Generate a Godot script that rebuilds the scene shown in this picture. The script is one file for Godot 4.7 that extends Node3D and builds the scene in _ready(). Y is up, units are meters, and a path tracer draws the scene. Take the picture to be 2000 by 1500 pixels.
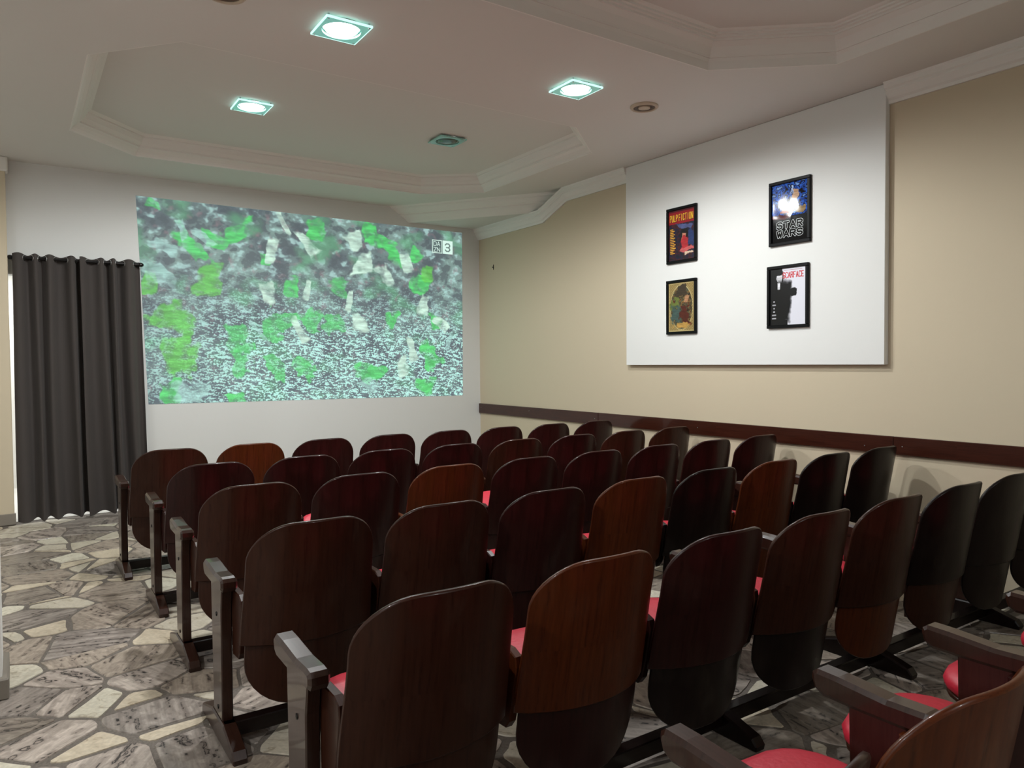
extends Node3D

const CEIL := 3.217
const EYE := Vector3(-4.861, 1.398, 7.96)
const PITCH := 0.522
var rng := RandomNumberGenerator.new()
var taken := {}
var M := {}
var G := {}

func _ready():
	rng.seed = 4711
	camera_and_light()
	materials()
	room()
	ceiling_build()
	floor_build()
	corridor()
	fixtures()
	screen_build()
	curtain_build()
	panel_and_posters()
	wall_rail()
	seats_build()
	small_things()

# ------------------------------------------------------------------ camera, light, exposure
func camera_and_light():
	var cam := Camera3D.new()
	cam.name = "camera"
	cam.fov = 54.88
	cam.near = 0.03
	cam.far = 60.0
	cam.transform = Transform3D(Basis(Vector3.UP, deg_to_rad(-33.875)) * Basis(Vector3.RIGHT, deg_to_rad(-1.698)) * Basis(Vector3.BACK, deg_to_rad(-0.454)), EYE)
	add_child(cam)
	cam.current = true
	var env := Environment.new()
	env.background_mode = Environment.BG_COLOR
	env.background_color = Color(0.01, 0.01, 0.012)
	env.ambient_light_source = Environment.AMBIENT_SOURCE_DISABLED
	env.tonemap_mode = Environment.TONE_MAPPER_LINEAR
	env.tonemap_exposure = 1.0
	env.sdfgi_enabled = true
	env.ssao_enabled = true
	env.ssil_enabled = true
	var we := WorldEnvironment.new()
	we.name = "world"
	we.environment = env
	add_child(we)

const LAMP_ENERGY := 5.4
const LAMP_COLOR := Color(0.985, 1.0, 1.0)

# ------------------------------------------------------------------ naming helpers
func numbered(called: String) -> String:
	var n: int = taken.get(called, 0)
	taken[called] = n + 1
	return called if n == 0 else "%s_%03d" % [called, n]

func tag(o: Node, label: String, category: String, group := ""):
	o.set_meta("label", label)
	o.set_meta("category", category)
	if group: o.set_meta("group", group)

func thing(called: String, label: String, category: String, at := Vector3.ZERO, turn := 0.0, group := "") -> Node3D:
	var o := Node3D.new()
	o.name = numbered(called)
	add_child(o)
	o.position = at
	o.rotation.y = turn
	tag(o, label, category, group)
	return o

func part(called: String, mesh: Mesh, mat: Material, parent: Node, at := Vector3.ZERO, b := Basis()) -> MeshInstance3D:
	var o := MeshInstance3D.new()
	o.name = called
	o.mesh = mesh
	o.material_override = mat
	o.transform = Transform3D(b, at)
	parent.add_child(o, true)
	return o

func struct(called: String, mesh: Mesh, mat: Material) -> MeshInstance3D:
	var o := part(called, mesh, mat, self)
	o.set_meta("kind", "structure")
	return o

# ------------------------------------------------------------------ mesh helpers
func mb(smooth := false) -> SurfaceTool:
	var st := SurfaceTool.new()
	st.begin(Mesh.PRIMITIVE_TRIANGLES)
	st.set_smooth_group(0 if smooth else -1)
	return st

func done(st: SurfaceTool, tangents := false) -> ArrayMesh:
	st.generate_normals()
	if tangents: st.generate_tangents()
	return st.commit()

func tri(st: SurfaceTool, a: Vector3, b: Vector3, c: Vector3, out: Vector3, ua := Vector2.ZERO, ub := Vector2.ZERO, uc := Vector2.ZERO):
	if (b - a).cross(c - a).dot(out) > 0.0:
		st.set_uv(ua); st.add_vertex(a)
		st.set_uv(uc); st.add_vertex(c)
		st.set_uv(ub); st.add_vertex(b)
	else:
		st.set_uv(ua); st.add_vertex(a)
		st.set_uv(ub); st.add_vertex(b)
		st.set_uv(uc); st.add_vertex(c)

func quad(st: SurfaceTool, a: Vector3, b: Vector3, c: Vector3, d: Vector3, out: Vector3, u: Array = []):
	if u.is_empty(): u = [Vector2(0, 0), Vector2(1, 0), Vector2(1, 1), Vector2(0, 1)]
	tri(st, a, b, c, out, u[0], u[1], u[2])
	tri(st, a, c, d, out, u[0], u[2], u[3])

func add_box(st: SurfaceTool, lo: Vector3, hi: Vector3):
	var c := (lo + hi) / 2
	var p := func(i): return Vector3(hi.x if i & 1 else lo.x, hi.y if i & 2 else lo.y, hi.z if i & 4 else lo.z)
	for f in [[0, 1, 3, 2], [4, 5, 7, 6], [0, 1, 5, 4], [2, 3, 7, 6], [0, 2, 6, 4], [1, 3, 7, 5]]:
		var m: Vector3 = (p.call(f[0]) + p.call(f[2])) / 2
		quad(st, p.call(f[0]), p.call(f[1]), p.call(f[2]), p.call(f[3]), m - c)

func box_mesh(lo: Vector3, hi: Vector3) -> ArrayMesh:
	var st := mb()
	add_box(st, lo, hi)
	return done(st)

# a box with chamfered edges; the texture runs along its longest side
func add_bevel(st: SurfaceTool, lo: Vector3, hi: Vector3, r: float):
	var c := (lo + hi) / 2
	var h := (hi - lo) / 2
	var pt := func(s: Vector3, ax: int) -> Vector3:
		var q := h - Vector3(r, r, r)
		q[ax] = h[ax]
		return c + q * s
	var uvof := func(p: Vector3) -> Vector2:
		var d := p - c
		if h.y >= h.x and h.y >= h.z: return Vector2((d.x + d.z) * 2.0, d.y * 2.0)
		if h.z >= h.x: return Vector2((d.x + d.y) * 2.0, d.z * 2.0)
		return Vector2((d.z + d.y) * 2.0, d.x * 2.0)
	var face := func(ps: Array):
		var m := Vector3.ZERO
		for p in ps: m += p / ps.size()
		for k in range(1, ps.size() - 1):
			tri(st, ps[0], ps[k], ps[k + 1], m - c, uvof.call(ps[0]), uvof.call(ps[k]), uvof.call(ps[k + 1]))
	for ax in 3:
		var a1 := (ax + 1) % 3
		var a2 := (ax + 2) % 3
		for s in [-1.0, 1.0]:
			var ps := []
			for t in [[-1.0, -1.0], [1.0, -1.0], [1.0, 1.0], [-1.0, 1.0]]:
				var v := Vector3.ZERO
				v[ax] = s; v[a1] = t[0]; v[a2] = t[1]
				ps.append(pt.call(v, ax))
			face.call(ps)
		for s1 in [-1.0, 1.0]:
			for s2 in [-1.0, 1.0]:
				var v0 := Vector3.ZERO
				v0[a1] = s1; v0[a2] = s2; v0[ax] = -1.0
				var v1 := v0
				v1[ax] = 1.0
				face.call([pt.call(v0, a1), pt.call(v1, a1), pt.call(v1, a2), pt.call(v0, a2)])
	for i in 8:
		var v := Vector3(1.0 if i & 1 else -1.0, 1.0 if i & 2 else -1.0, 1.0 if i & 4 else -1.0)
		face.call([pt.call(v, 0), pt.call(v, 1), pt.call(v, 2)])

func bevel_mesh(lo: Vector3, hi: Vector3, r: float) -> ArrayMesh:
	var st := mb()
	add_bevel(st, lo, hi, r)
	return done(st)

# a side profile in (z, y), drawn out across x with chamfered sides
func prism(poly: PackedVector2Array, x0: float, x1: float, r := 0.004) -> ArrayMesh:
	var st := mb()
	var cen := Vector2.ZERO
	for p in poly: cen += p / poly.size()
	var ins := PackedVector2Array()
	var n := poly.size()
	for k in n:
		var e0 := (poly[k] - poly[(k + n - 1) % n]).normalized()
		var e1 := (poly[(k + 1) % n] - poly[k]).normalized()
		var nn := (Vector2(-e0.y, e0.x) + Vector2(-e1.y, e1.x)).normalized()
		if nn.dot(cen - poly[k]) < 0: nn = -nn
		ins.append(poly[k] + nn * r * 1.3)
	var v := func(p: Vector2, x: float) -> Vector3: return Vector3(x, p.y, p.x)
	var tris := Geometry2D.triangulate_polygon(ins)
	for s in 2:
		var x := x0 if s == 0 else x1
		var xi := x0 + r if s == 0 else x1 - r
		var out := Vector3(-1 if s == 0 else 1, 0, 0)
		for k in range(0, tris.size(), 3):
			tri(st, v.call(ins[tris[k]], x), v.call(ins[tris[k + 1]], x), v.call(ins[tris[k + 2]], x), out, ins[tris[k]] * 2.0, ins[tris[k + 1]] * 2.0, ins[tris[k + 2]] * 2.0)
		for k in n:
			var q := (k + 1) % n
			var m := (poly[k] + poly[q]) / 2
			var e := (poly[q] - poly[k]).normalized()
			var o2 := Vector2(-e.y, e.x)
			if Geometry2D.is_point_in_polygon(m + o2 * 0.002, poly): o2 = -o2
			quad(st, v.call(poly[k], xi), v.call(poly[q], xi), v.call(ins[q], x), v.call(ins[k], x), out + Vector3(0, o2.y, o2.x), [poly[k] * 2.0, poly[q] * 2.0, ins[q] * 2.0, ins[k] * 2.0])
	for k in n:
		var q := (k + 1) % n
		var m := (poly[k] + poly[q]) / 2
		var e := (poly[q] - poly[k]).normalized()
		var o2 := Vector2(-e.y, e.x)
		if Geometry2D.is_point_in_polygon(m + o2 * 0.002, poly): o2 = -o2
		var u0 := Vector2(0, k * 0.13)
		quad(st, v.call(poly[k], x0 + r), v.call(poly[k], x1 - r), v.call(poly[q], x1 - r), v.call(poly[q], x0 + r), Vector3(0, o2.y, o2.x), [u0, u0 + Vector2(0.1, 0), u0 + Vector2(0.1, (poly[q] - poly[k]).length() * 2), u0 + Vector2(0, (poly[q] - poly[k]).length() * 2)])
	return done(st)

# turned shape: profile of (radius, y)
func lathe(profile: Array, segs := 32) -> ArrayMesh:
	var st := mb()
	for k in profile.size() - 1:
		var a: Vector2 = profile[k]
		var b: Vector2 = profile[k + 1]
		var d := b - a
		for s in segs:
			var t0 := TAU * s / segs
			var t1 := TAU * (s + 1) / segs
			var p := func(q: Vector2, t: float) -> Vector3: return Vector3(q.x * cos(t), q.y, q.x * sin(t))
			var tm := (t0 + t1) / 2
			var out := Vector3(cos(tm) * d.y, -d.x, sin(tm) * d.y)
			if a.x > 0.0001 or b.x > 0.0001:
				quad(st, p.call(a, t0), p.call(a, t1), p.call(b, t1), p.call(b, t0), out)
	return done(st)

# a moulding: profile (inward, y) swept along a closed path in (x, z); inward is to the left hand of the path
func sweep(path: Array, profile: Array, closed := true) -> ArrayMesh:
	var st := mb()
	var n := path.size()
	var offs := []
	for k in n:
		var e0: Vector2 = (path[k] - path[(k + n - 1) % n]).normalized() if closed or k > 0 else (path[1] - path[0]).normalized()
		var e1: Vector2 = (path[(k + 1) % n] - path[k]).normalized() if closed or k < n - 1 else e0
		var n0 := Vector2(-e0.y, e0.x)
		var n1 := Vector2(-e1.y, e1.x)
		var m := (n0 + n1).normalized()
		offs.append(m / maxf(m.dot(n0), 0.2))
	var pt := func(k: int, q: Vector2) -> Vector3:
		var w: Vector2 = path[k] + offs[k] * q.x
		return Vector3(w.x, q.y, w.y)
	for k in (n if closed else n - 1):
		var k1 := (k + 1) % n
		var e: Vector2 = (path[k1] - path[k]).normalized()
		for j in profile.size() - 1:
			var q0: Vector2 = profile[j]
			var q1: Vector2 = profile[j + 1]
			var d := q1 - q0
			var inn := Vector2(-e.y, e.x)
			var out := Vector3(inn.x * d.y, -d.x, inn.y * d.y)
			quad(st, pt.call(k, q0), pt.call(k1, q0), pt.call(k1, q1), pt.call(k, q1), out)
	return done(st)

# ------------------------------------------------------------------ materials
func noise_tex(size: int, freq: float, ramp: Array, octaves := 4, sd := 1, normal := false, bump := 4.0) -> NoiseTexture2D:
	var fn := FastNoiseLite.new()
	fn.seed = sd
	fn.frequency = freq
	fn.fractal_octaves = octaves
	var t := NoiseTexture2D.new()
	t.width = size
	t.height = size
	t.seamless = true
	t.noise = fn
	if normal:
		t.as_normal_map = true
		t.bump_strength = bump
	else:
		var g := Gradient.new()
		g.offsets = PackedFloat32Array()
		g.colors = PackedColorArray()
		for k in ramp.size(): g.add_point(k / float(ramp.size() - 1), ramp[k])
		t.color_ramp = g
	return t

func std(called: String, col: Color, rough: float) -> StandardMaterial3D:
	var m := StandardMaterial3D.new()
	m.resource_name = called
	m.albedo_color = col
	m.roughness = rough
	return m

func streaks(w: int, h: int, fx: float, fy: float, warp: float, a: Color, b: Color, c: Color, sd: int) -> ImageTexture:
	var n1 := FastNoiseLite.new()
	n1.seed = sd; n1.frequency = 1.0; n1.fractal_octaves = 4
	var n2 := FastNoiseLite.new()
	n2.seed = sd + 9; n2.frequency = 1.0; n2.fractal_octaves = 3
	var im := Image.create(w, h, false, Image.FORMAT_RGB8)
	for y in h:
		for x in w:
			var wv := n2.get_noise_2d(x * 0.012, y * 0.012) * warp
			var v := n1.get_noise_2d(x * fx + wv, y * fy) * 0.5 + 0.5
			var f := n2.get_noise_2d(x * fx * 5.0, y * fy * 5.0 + 40.0) * 0.5 + 0.5
			v = clampf((v - 0.5) * 1.8 + 0.5, 0, 1)
			var col := a.lerp(b, v)
			var dark := smoothstep(0.8, 0.92, v) * smoothstep(1.0, 0.93, v)
			col = col.lerp(c, dark)
			col = col * (0.92 + 0.16 * f)
			im.set_pixel(x, y, Color(col.r, col.g, col.b))
	return ImageTexture.create_from_image(im)

func materials():
	var wall_n := noise_tex(512, 0.02, [], 4, 3, true, 2.0)
	for spec in [["white", Color(0.85, 0.85, 0.84)], ["beige", Color(0.785, 0.73, 0.632)], ["board", Color(0.88, 0.88, 0.87)], ["ceiling", Color(0.84, 0.83, 0.81)], ["plaster", Color(0.9, 0.89, 0.87)]]:
		var m := std(spec[0] + "_paint", spec[1], 0.75)
		m.normal_enabled = true
		m.normal_texture = wall_n
		m.normal_scale = 0.12
		m.uv1_triplanar = true
		m.uv1_world_triplanar = true
		m.uv1_scale = Vector3(1.3, 1.3, 1.3)
		M[spec[0]] = m
	var wood := streaks(256, 256, 0.16, 0.006, 0.5, Color(1, 1, 1), Color(0.86, 0.82, 0.8), Color(0.74, 0.68, 0.66), 21)
	for spec in [["mahogany", Color(0.18, 0.075, 0.065)], ["brown", Color(0.22, 0.115, 0.075)], ["tan", Color(0.33, 0.155, 0.06)], ["black", Color(0.1, 0.06, 0.05)], ["arm", Color(0.2, 0.115, 0.085)], ["rail", Color(0.24, 0.11, 0.07)]]:
		var m := std(spec[0] + "_wood", spec[1], 0.34)
		m.albedo_texture = wood
		m.metallic_specular = 0.3
		m.clearcoat_enabled = true
		m.clearcoat = 0.12
		m.clearcoat_roughness = 0.08
		if spec[0] == "arm" or spec[0] == "rail":
			m.roughness = 0.28
			m.metallic_specular = 0.4
			m.clearcoat = 0.35
			m.clearcoat_roughness = 0.05
		M[spec[0]] = m
	var red := std("red_vinyl", Color(0.72, 0.12, 0.2), 0.5)
	red.normal_enabled = true
	red.normal_texture = noise_tex(256, 0.05, [], 3, 8, true, 3.0)
	red.normal_scale = 0.25
	red.uv1_triplanar = true
	red.uv1_scale = Vector3(3, 3, 3)
	M.red = red
	var cloth := std("charcoal_cloth", Color(0.305, 0.278, 0.265), 0.95)
	cloth.albedo_texture = noise_tex(512, 0.18, [Color(0.7, 0.7, 0.7), Color(1, 1, 1)], 2, 12)
	cloth.rim_enabled = true
	cloth.rim = 0.3
	cloth.rim_tint = 0.5
	M.cloth = cloth
	M.chrome = std("chrome", Color(0.75, 0.76, 0.77), 0.2)
	M.chrome.metallic = 1.0
	M.dark_metal = std("dark_metal", Color(0.09, 0.08, 0.08), 0.35)
	M.dark_metal.metallic = 0.6
	M.frame = std("black_frame", Color(0.035, 0.035, 0.04), 0.4)
	M.frame.metallic_specular = 0.28
	M.speaker = std("speaker_cream", Color(0.74, 0.68, 0.6), 0.6)
	M.speaker_dark = std("speaker_grille", Color(0.36, 0.31, 0.27), 0.7)
	M.black = M.black
	M.skirting = std("grey_skirting", Color(0.5, 0.47, 0.43), 0.45)
	var lit := std("bulb_glow", Color(1, 1, 1), 0.4)
	lit.emission_enabled = true
	lit.emission = Color(0.96, 1.0, 0.99)
	lit.emission_energy_multiplier = 9.0
	M.glow = lit
	M.bulb_off = std("bulb_off", Color(0.23, 0.33, 0.29), 0.15)
	var gl := std("teal_glass", Color(0.55, 0.78, 0.73), 0.12)
	M.glass_off = gl
	var gl2 := std("teal_glass_lit", Color(0.55, 0.78, 0.73), 0.12)
	gl2.emission_enabled = true
	gl2.emission = Color(0.5, 0.85, 0.8)
	gl2.emission_energy_multiplier = 0.35
	M.glass_on = gl2
	var edge := std("glass_edge_lit", Color(0.75, 0.95, 0.92), 0.1)
	edge.emission_enabled = true
	edge.emission = Color(0.8, 1.0, 0.98)
	edge.emission_energy_multiplier = 1.0
	M.edge_on = edge
	M.edge_off = std("glass_edge", Color(0.6, 0.82, 0.77), 0.1)
	# stones
	M.stones = []
	var sa := streaks(384, 384, 0.003, 0.028, 0.9, Color(0.78, 0.75, 0.725), Color(0.52, 0.49, 0.47), Color(0.2, 0.19, 0.19), 31)
	var sb := streaks(384, 384, 0.004, 0.03, 1.2, Color(0.75, 0.715, 0.68), Color(0.55, 0.515, 0.49), Color(0.3, 0.28, 0.27), 57)
	var sc := streaks(256, 256, 0.02, 0.025, 2.0, Color(0.86, 0.85, 0.82), Color(0.79, 0.77, 0.73), Color(0.68, 0.65, 0.6), 77)
	for spec in [[sa, Color(0.86, 0.84, 0.82)], [sa, Color(1, 0.97, 0.94)], [sb, Color(0.95, 0.92, 0.88)], [sb, Color(0.82, 0.8, 0.77)], [sc, Color(0.98, 0.96, 0.91)], [sc, Color(0.92, 0.89, 0.84)], [sc, Color(0.95, 0.9, 0.83)]]:
		var m := std("stone", spec[1], 0.33)
		m.albedo_texture = spec[0]
		m.metallic_specular = 0.45
		M.stones.append(m)
	var gr := std("grout", Color(0.47, 0.435, 0.405), 0.8)
	gr.albedo_texture = noise_tex(512, 0.09, [Color(0.75, 0.74, 0.72), Color(1, 1, 1)], 5, 41)
	gr.uv1_triplanar = true
	gr.uv1_world_triplanar = true
	gr.uv1_scale = Vector3(1.5, 1.5, 1.5)
	M.grout = gr

# ------------------------------------------------------------------ room shell
func room():
	# front wall: the screen wall, with a doorway behind the curtain
	var st := mb()
	add_box(st, Vector3(-3.95, -0.1, -0.15), Vector3(0.2, 3.8, 0))
	add_box(st, Vector3(-4.9, 2.215, -0.15), Vector3(-3.95, 3.8, 0))
	add_box(st, Vector3(-7.4, -0.1, -0.15), Vector3(-4.9, 3.8, 0))
	struct("wall_front", done(st), M.white)
	struct("wall_right", box_mesh(Vector3(0, -0.1, -0.15), Vector3(0.2, 3.8, 10.7)), M.beige)
	struct("wall_back", box_mesh(Vector3(-7.4, -0.1, 10.5), Vector3(0.2, 3.8, 10.7)), M.white)
	# left: a pilaster by the screen wall, a pier nearer to the camera, the lobby between and beyond them
	st = mb()
	add_bevel(st, Vector3(-5.35, -0.02, 0), Vector3(-4.895, 3.3, 0.13), 0.006)
	struct("wall_left", done(st), M.beige)
	st = mb()
	add_bevel(st, Vector3(-5.45, -0.02, 3.9), Vector3(-4.936, 3.3, 4.21), 0.012)
	struct("wall_left_pier", done(st), M.plaster)
	struct("wall_lobby", box_mesh(Vector3(-7.4, -0.1, -0.15), Vector3(-7.2, 3.8, 10.7)), M.plaster)
	struct("baseboard_left", bevel_mesh(Vector3(-5.36, 0, 0.1), Vector3(-4.885, 0.1, 0.145), 0.004), M.skirting)
	st = mb()
	add_bevel(st, Vector3(-5.47, 0, 3.88), Vector3(-4.913, 0.09, 4.235), 0.006)
	struct("baseboard_pier", done(st), M.skirting)
	# cornice along the right wall, broken by the poster board; it steps down under the corner soffit
	var prof := [Vector2(0.0, -0.132), Vector2(0.018, -0.132), Vector2(0.02, -0.112), Vector2(0.034, -0.1), Vector2(0.05, -0.072), Vector2(0.058, -0.062), Vector2(0.058, -0.05), Vector2(0.07, -0.04), Vector2(0.075, -0.012), Vector2(0.085, 0.0)]
	struct("trim_1", cornice([Vector2(-0.02, 3.055), Vector2(1.37, 3.055), Vector2(1.80, CEIL), Vector2(2.745, CEIL)], prof), M.plaster)
	struct("trim_2", cornice([Vector2(5.245, CEIL), Vector2(10.52, CEIL)], prof), M.plaster)
	# short piece of the same cornice on the pilaster
	struct("trim_3", bevel_mesh(Vector3(-5.4, 3.09, 0.0), Vector3(-4.875, 3.22, 0.15), 0.012), M.plaster)

func cornice(path: Array, prof: Array) -> ArrayMesh:
	var st := mb()
	for k in path.size() - 1:
		var a: Vector2 = path[k]
		var b: Vector2 = path[k + 1]
		for j in prof.size() - 1:
			var q0: Vector2 = prof[j]
			var q1: Vector2 = prof[j + 1]
			var d := q1 - q0
			quad(st, Vector3(-q0.x, a.y + q0.y, a.x), Vector3(-q0.x, b.y + q0.y, b.x), Vector3(-q1.x, b.y + q1.y, b.x), Vector3(-q1.x, a.y + q1.y, a.x), Vector3(-absf(d.y) - 0.001, -absf(d.x), 0))
	for e in [[path[0], -1.0], [path[path.size() - 1], 1.0]]:
		var p: Vector2 = e[0]
		for j in prof.size() - 1:
			tri(st, Vector3(0, p.y, p.x), Vector3(-prof[j].x, p.y + prof[j].y, p.x), Vector3(-prof[j + 1].x, p.y + prof[j + 1].y, p.x), Vector3(0, 0, e[1]))
	return done(st)

func ceiling_build():
	var t1 := [Vector2(-4.47, 1.26), Vector2(-3.95, 0.74), Vector2(-1.19, 0.74), Vector2(-0.64, 1.17), Vector2(-0.64, 2.95), Vector2(-1.2, 3.43), Vector2(-4.04, 3.43), Vector2(-4.47, 2.94)]
	var t2 := [Vector2(-4.47, 5.27), Vector2(-3.9, 4.75), Vector2(-1.21, 4.75), Vector2(-0.61, 5.25), Vector2(-0.61, 6.95), Vector2(-1.2, 7.46), Vector2(-3.9, 7.46), Vector2(-4.47, 6.95)]
	var st := mb()
	var down := Vector3.DOWN
	var y := CEIL
	var rect := func(x0: float, x1: float, z0: float, z1: float):
		quad(st, Vector3(x0, y, z0), Vector3(x1, y, z0), Vector3(x1, y, z1), Vector3(x0, y, z1), down)
	rect.call(-7.4, 0.2, -0.15, 0.74)
	rect.call(-7.4, -4.47, 0.74, 3.43)
	rect.call(-0.64, 0.2, 0.74, 3.43)
	rect.call(-7.4, 0.2, 3.43, 4.75)
	rect.call(-7.4, -4.47, 4.75, 7.46)
	rect.call(-0.61, 0.2, 4.75, 7.46)
	rect.call(-7.4, 0.2, 7.46, 10.7)
	for t in [t1, t2]:
		for k in [0, 2, 4, 6]:
			var a: Vector2 = t[k]
			var b: Vector2 = t[k + 1]
			var c := Vector2(a.x, b.y) if k == 0 or k == 4 else Vector2(b.x, a.y)
			tri(st, Vector3(a.x, y, a.y), Vector3(b.x, y, b.y), Vector3(c.x, y, c.y), down)
	# the recessed fields of the two trays
	for q in [[t1, 0.17], [t2, 0.2]]:
		var t: Array = q[0]
		for k in range(1, 7):
			tri(st, Vector3(t[0].x, y + q[1], t[0].y), Vector3(t[k].x, y + q[1], t[k].y), Vector3(t[k + 1].x, y + q[1], t[k + 1].y), down)
	# the structural slab above
	add_box(st, Vector3(-7.4, 3.62, -0.15), Vector3(0.2, 3.8, 10.7))
	struct("ceiling", done(st), M.ceiling)
	# crown mouldings of the trays
	var p1 := [Vector2(0, 0.0), Vector2(0.006, 0.0), Vector2(0.008, 0.012), Vector2(0.02, 0.03), Vector2(0.04, 0.05), Vector2(0.066, 0.064), Vector2(0.07, 0.064), Vector2(0.07, 0.078), Vector2(0.08, 0.083), Vector2(0.1, 0.105), Vector2(0.115, 0.135), Vector2(0.122, 0.14), Vector2(0.122, 0.152), Vector2(0.15, 0.172)]
	var p2 := [Vector2(0, 0.0), Vector2(0.008, 0.0), Vector2(0.012, 0.05), Vector2(0.02, 0.068), Vector2(0.028, 0.068), Vector2(0.03, 0.08), Vector2(0.05, 0.125), Vector2(0.075, 0.148), Vector2(0.085, 0.148), Vector2(0.085, 0.16), Vector2(0.1, 0.163), Vector2(0.1, 0.174), Vector2(0.115, 0.177), Vector2(0.115, 0.188), Vector2(0.13, 0.192), Vector2(0.14, 0.202)]
	var up := func(p: Array) -> Array:
		var r := []
		for q in p: r.append(Vector2(q.x, q.y + CEIL))
		return r
	struct("trim_4", sweep(t1, up.call(p1)), M.plaster)
	struct("trim_5", sweep(t2, up.call(p2)), M.plaster)
	# the lowered triangle in the corner by the screen, with its own moulding
	st = mb()
	tri(st, Vector3(0.1, 3.055, -0.1), Vector3(-1.03, 3.055, -0.1), Vector3(0.1, 3.055, 1.447), down)
	struct("ceiling_corner", done(st), M.ceiling)
	var p3 := [Vector2(-0.005, 3.05), Vector2(0.01, 3.05), Vector2(0.03, 3.066), Vector2(0.06, 3.1), Vector2(0.09, 3.122), Vector2(0.098, 3.122), Vector2(0.098, 3.134), Vector2(0.13, 3.15), Vector2(0.165, 3.185), Vector2(0.185, 3.19), Vector2(0.19, 3.205), Vector2(0.215, CEIL + 0.002)]
	struct("trim_6", sweep([Vector2(-1.1, -0.199), Vector2(0.15, 1.516)], p3, false), M.plaster)

# ------------------------------------------------------------------ crazy paving
func floor_build():
	var slab := MeshInstance3D.new()
	slab.mesh = box_mesh(Vector3(-7.4, -0.2, -2.3), Vector3(0.2, -0.004, 10.7))
	slab.material_override = M.grout
	slab.name = "floor"
	slab.set_meta("kind", "structure")
	add_child(slab)
	var sites := []
	var cell := 0.215
	var nx := int(7.6 / cell)
	var nz := int(10.7 / cell)
	for iz in nz:
		for ix in nx:
			if rng.randf() < 0.2: continue
			var p := Vector2(-7.35 + (ix + 0.5 + rng.randf_range(-0.46, 0.46)) * cell, -0.1 + (iz + 0.5 + rng.randf_range(-0.46, 0.46)) * cell)
			var cream := rng.randf() < 0.5
			sites.append([p, (rng.randf_range(0.0, 0.008) if cream else rng.randf_range(0.012, 0.036)), cream])
	# coarse buckets for neighbours
	var bucket := {}
	for k in sites.size():
		var b := Vector2i(floori(sites[k][0].x / 0.5), floori(sites[k][0].y / 0.5))
		if not bucket.has(b): bucket[b] = []
		bucket[b].append(k)
	var stones := []
	for k in sites.size():
		var p: Vector2 = sites[k][0]
		var poly := [p + Vector2(-0.6, -0.6), p + Vector2(0.6, -0.6), p + Vector2(0.6, 0.6), p + Vector2(-0.6, 0.6)]
		var b := Vector2i(floori(p.x / 0.5), floori(p.y / 0.5))
		for dz in [-2, -1, 0, 1, 2]:
			for dx in [-2, -1, 0, 1, 2]:
				for j in bucket.get(b + Vector2i(dx, dz), []):
					if j == k: continue
					var d: Vector2 = sites[j][0] - p
					var l := d.length()
					if l > 1.0: continue
					var cut: float = (l * l + sites[k][1] - sites[j][1]) / (2 * l)
					poly = clip_half(poly, p, d / l, cut)
					if poly.size() < 3: break
		if poly.size() < 3: continue
		var pp := PackedVector2Array(poly)
		var gap: float = rng.randf_range(0.010, 0.02) if sites[k][2] else rng.randf_range(0.004, 0.011)
		var shr := Geometry2D.offset_polygon(pp, -gap, Geometry2D.JOIN_MITER)
		if shr.is_empty() or shr[0].size() < 3: continue
		var q := rough(shr[0], 0.009 if sites[k][2] else 0.006)
		var inside := true
		for v in q:
			if v.x > -0.01 or v.y < 0.01 or v.y > 10.45 or v.x < -7.18: inside = false
		if not inside: continue
		var ar := area_of(q)
		if ar < 0.0025: continue
		var c := Vector2.ZERO
		for v in q: c += v / q.size()
		var dist := Vector3(c.x, 0, c.y).distance_to(EYE)
		var seen: float = ar * 1.4 / pow(dist, 3)
		var fw := Vector2(c.x - EYE.x, c.y - EYE.z).rotated(deg_to_rad(-33.875))
		if fw.y > -2.0 or absf(fw.x) > -fw.y * 0.72 + 0.15: seen = 0.0
		elif not (c.x < -4.0 or c.y > 5.2): seen *= 0.15
		stones.append([seen, q, c, sites[k][2]])
	stones.sort_custom(func(a, b): return a[0] > b[0])
	var rest := []
	for i in M.stones.size(): rest.append(mb())
	for k in stones.size():
		var s: Array = stones[k]
		var mi: int = (4 + rng.randi() % 3) if s[3] else rng.randi() % 4
		var turn := rng.randf() * TAU
		var off := Vector2(rng.randf(), rng.randf())
		if k < 300 and s[0] > 0.0:
			var st := mb()
			add_stone(st, s[1], s[2], s[2], turn, off)
			part("paving_stone", done(st), M.stones[mi], slab, Vector3(s[2].x, 0, s[2].y))
		else:
			add_stone(rest[mi], s[1], s[2], Vector2.ZERO, turn, off)
	var am := ArrayMesh.new()
	for i in rest.size():
		rest[i].generate_normals()
		rest[i].commit(am)
	for i in am.get_surface_count(): am.surface_set_material(i, M.stones[i])
	var o := MeshInstance3D.new()
	o.name = "paving_stones"
	o.mesh = am
	o.set_meta("kind", "stuff")
	slab.add_child(o, true)

func clip_half(poly: Array, o: Vector2, n: Vector2, cut: float) -> Array:
	var r := []
	for k in poly.size():
		var a: Vector2 = poly[k]
		var b: Vector2 = poly[(k + 1) % poly.size()]
		var da := (a - o).dot(n) - cut
		var db := (b - o).dot(n) - cut
		if da <= 0: r.append(a)
		if (da < 0) != (db < 0) and absf(da - db) > 1e-9: r.append(a.lerp(b, da / (da - db)))
	return r

func area_of(q: PackedVector2Array) -> float:
	var s := 0.0
	for k in q.size():
		s += q[k].cross(q[(k + 1) % q.size()])
	return absf(s) / 2

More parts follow.
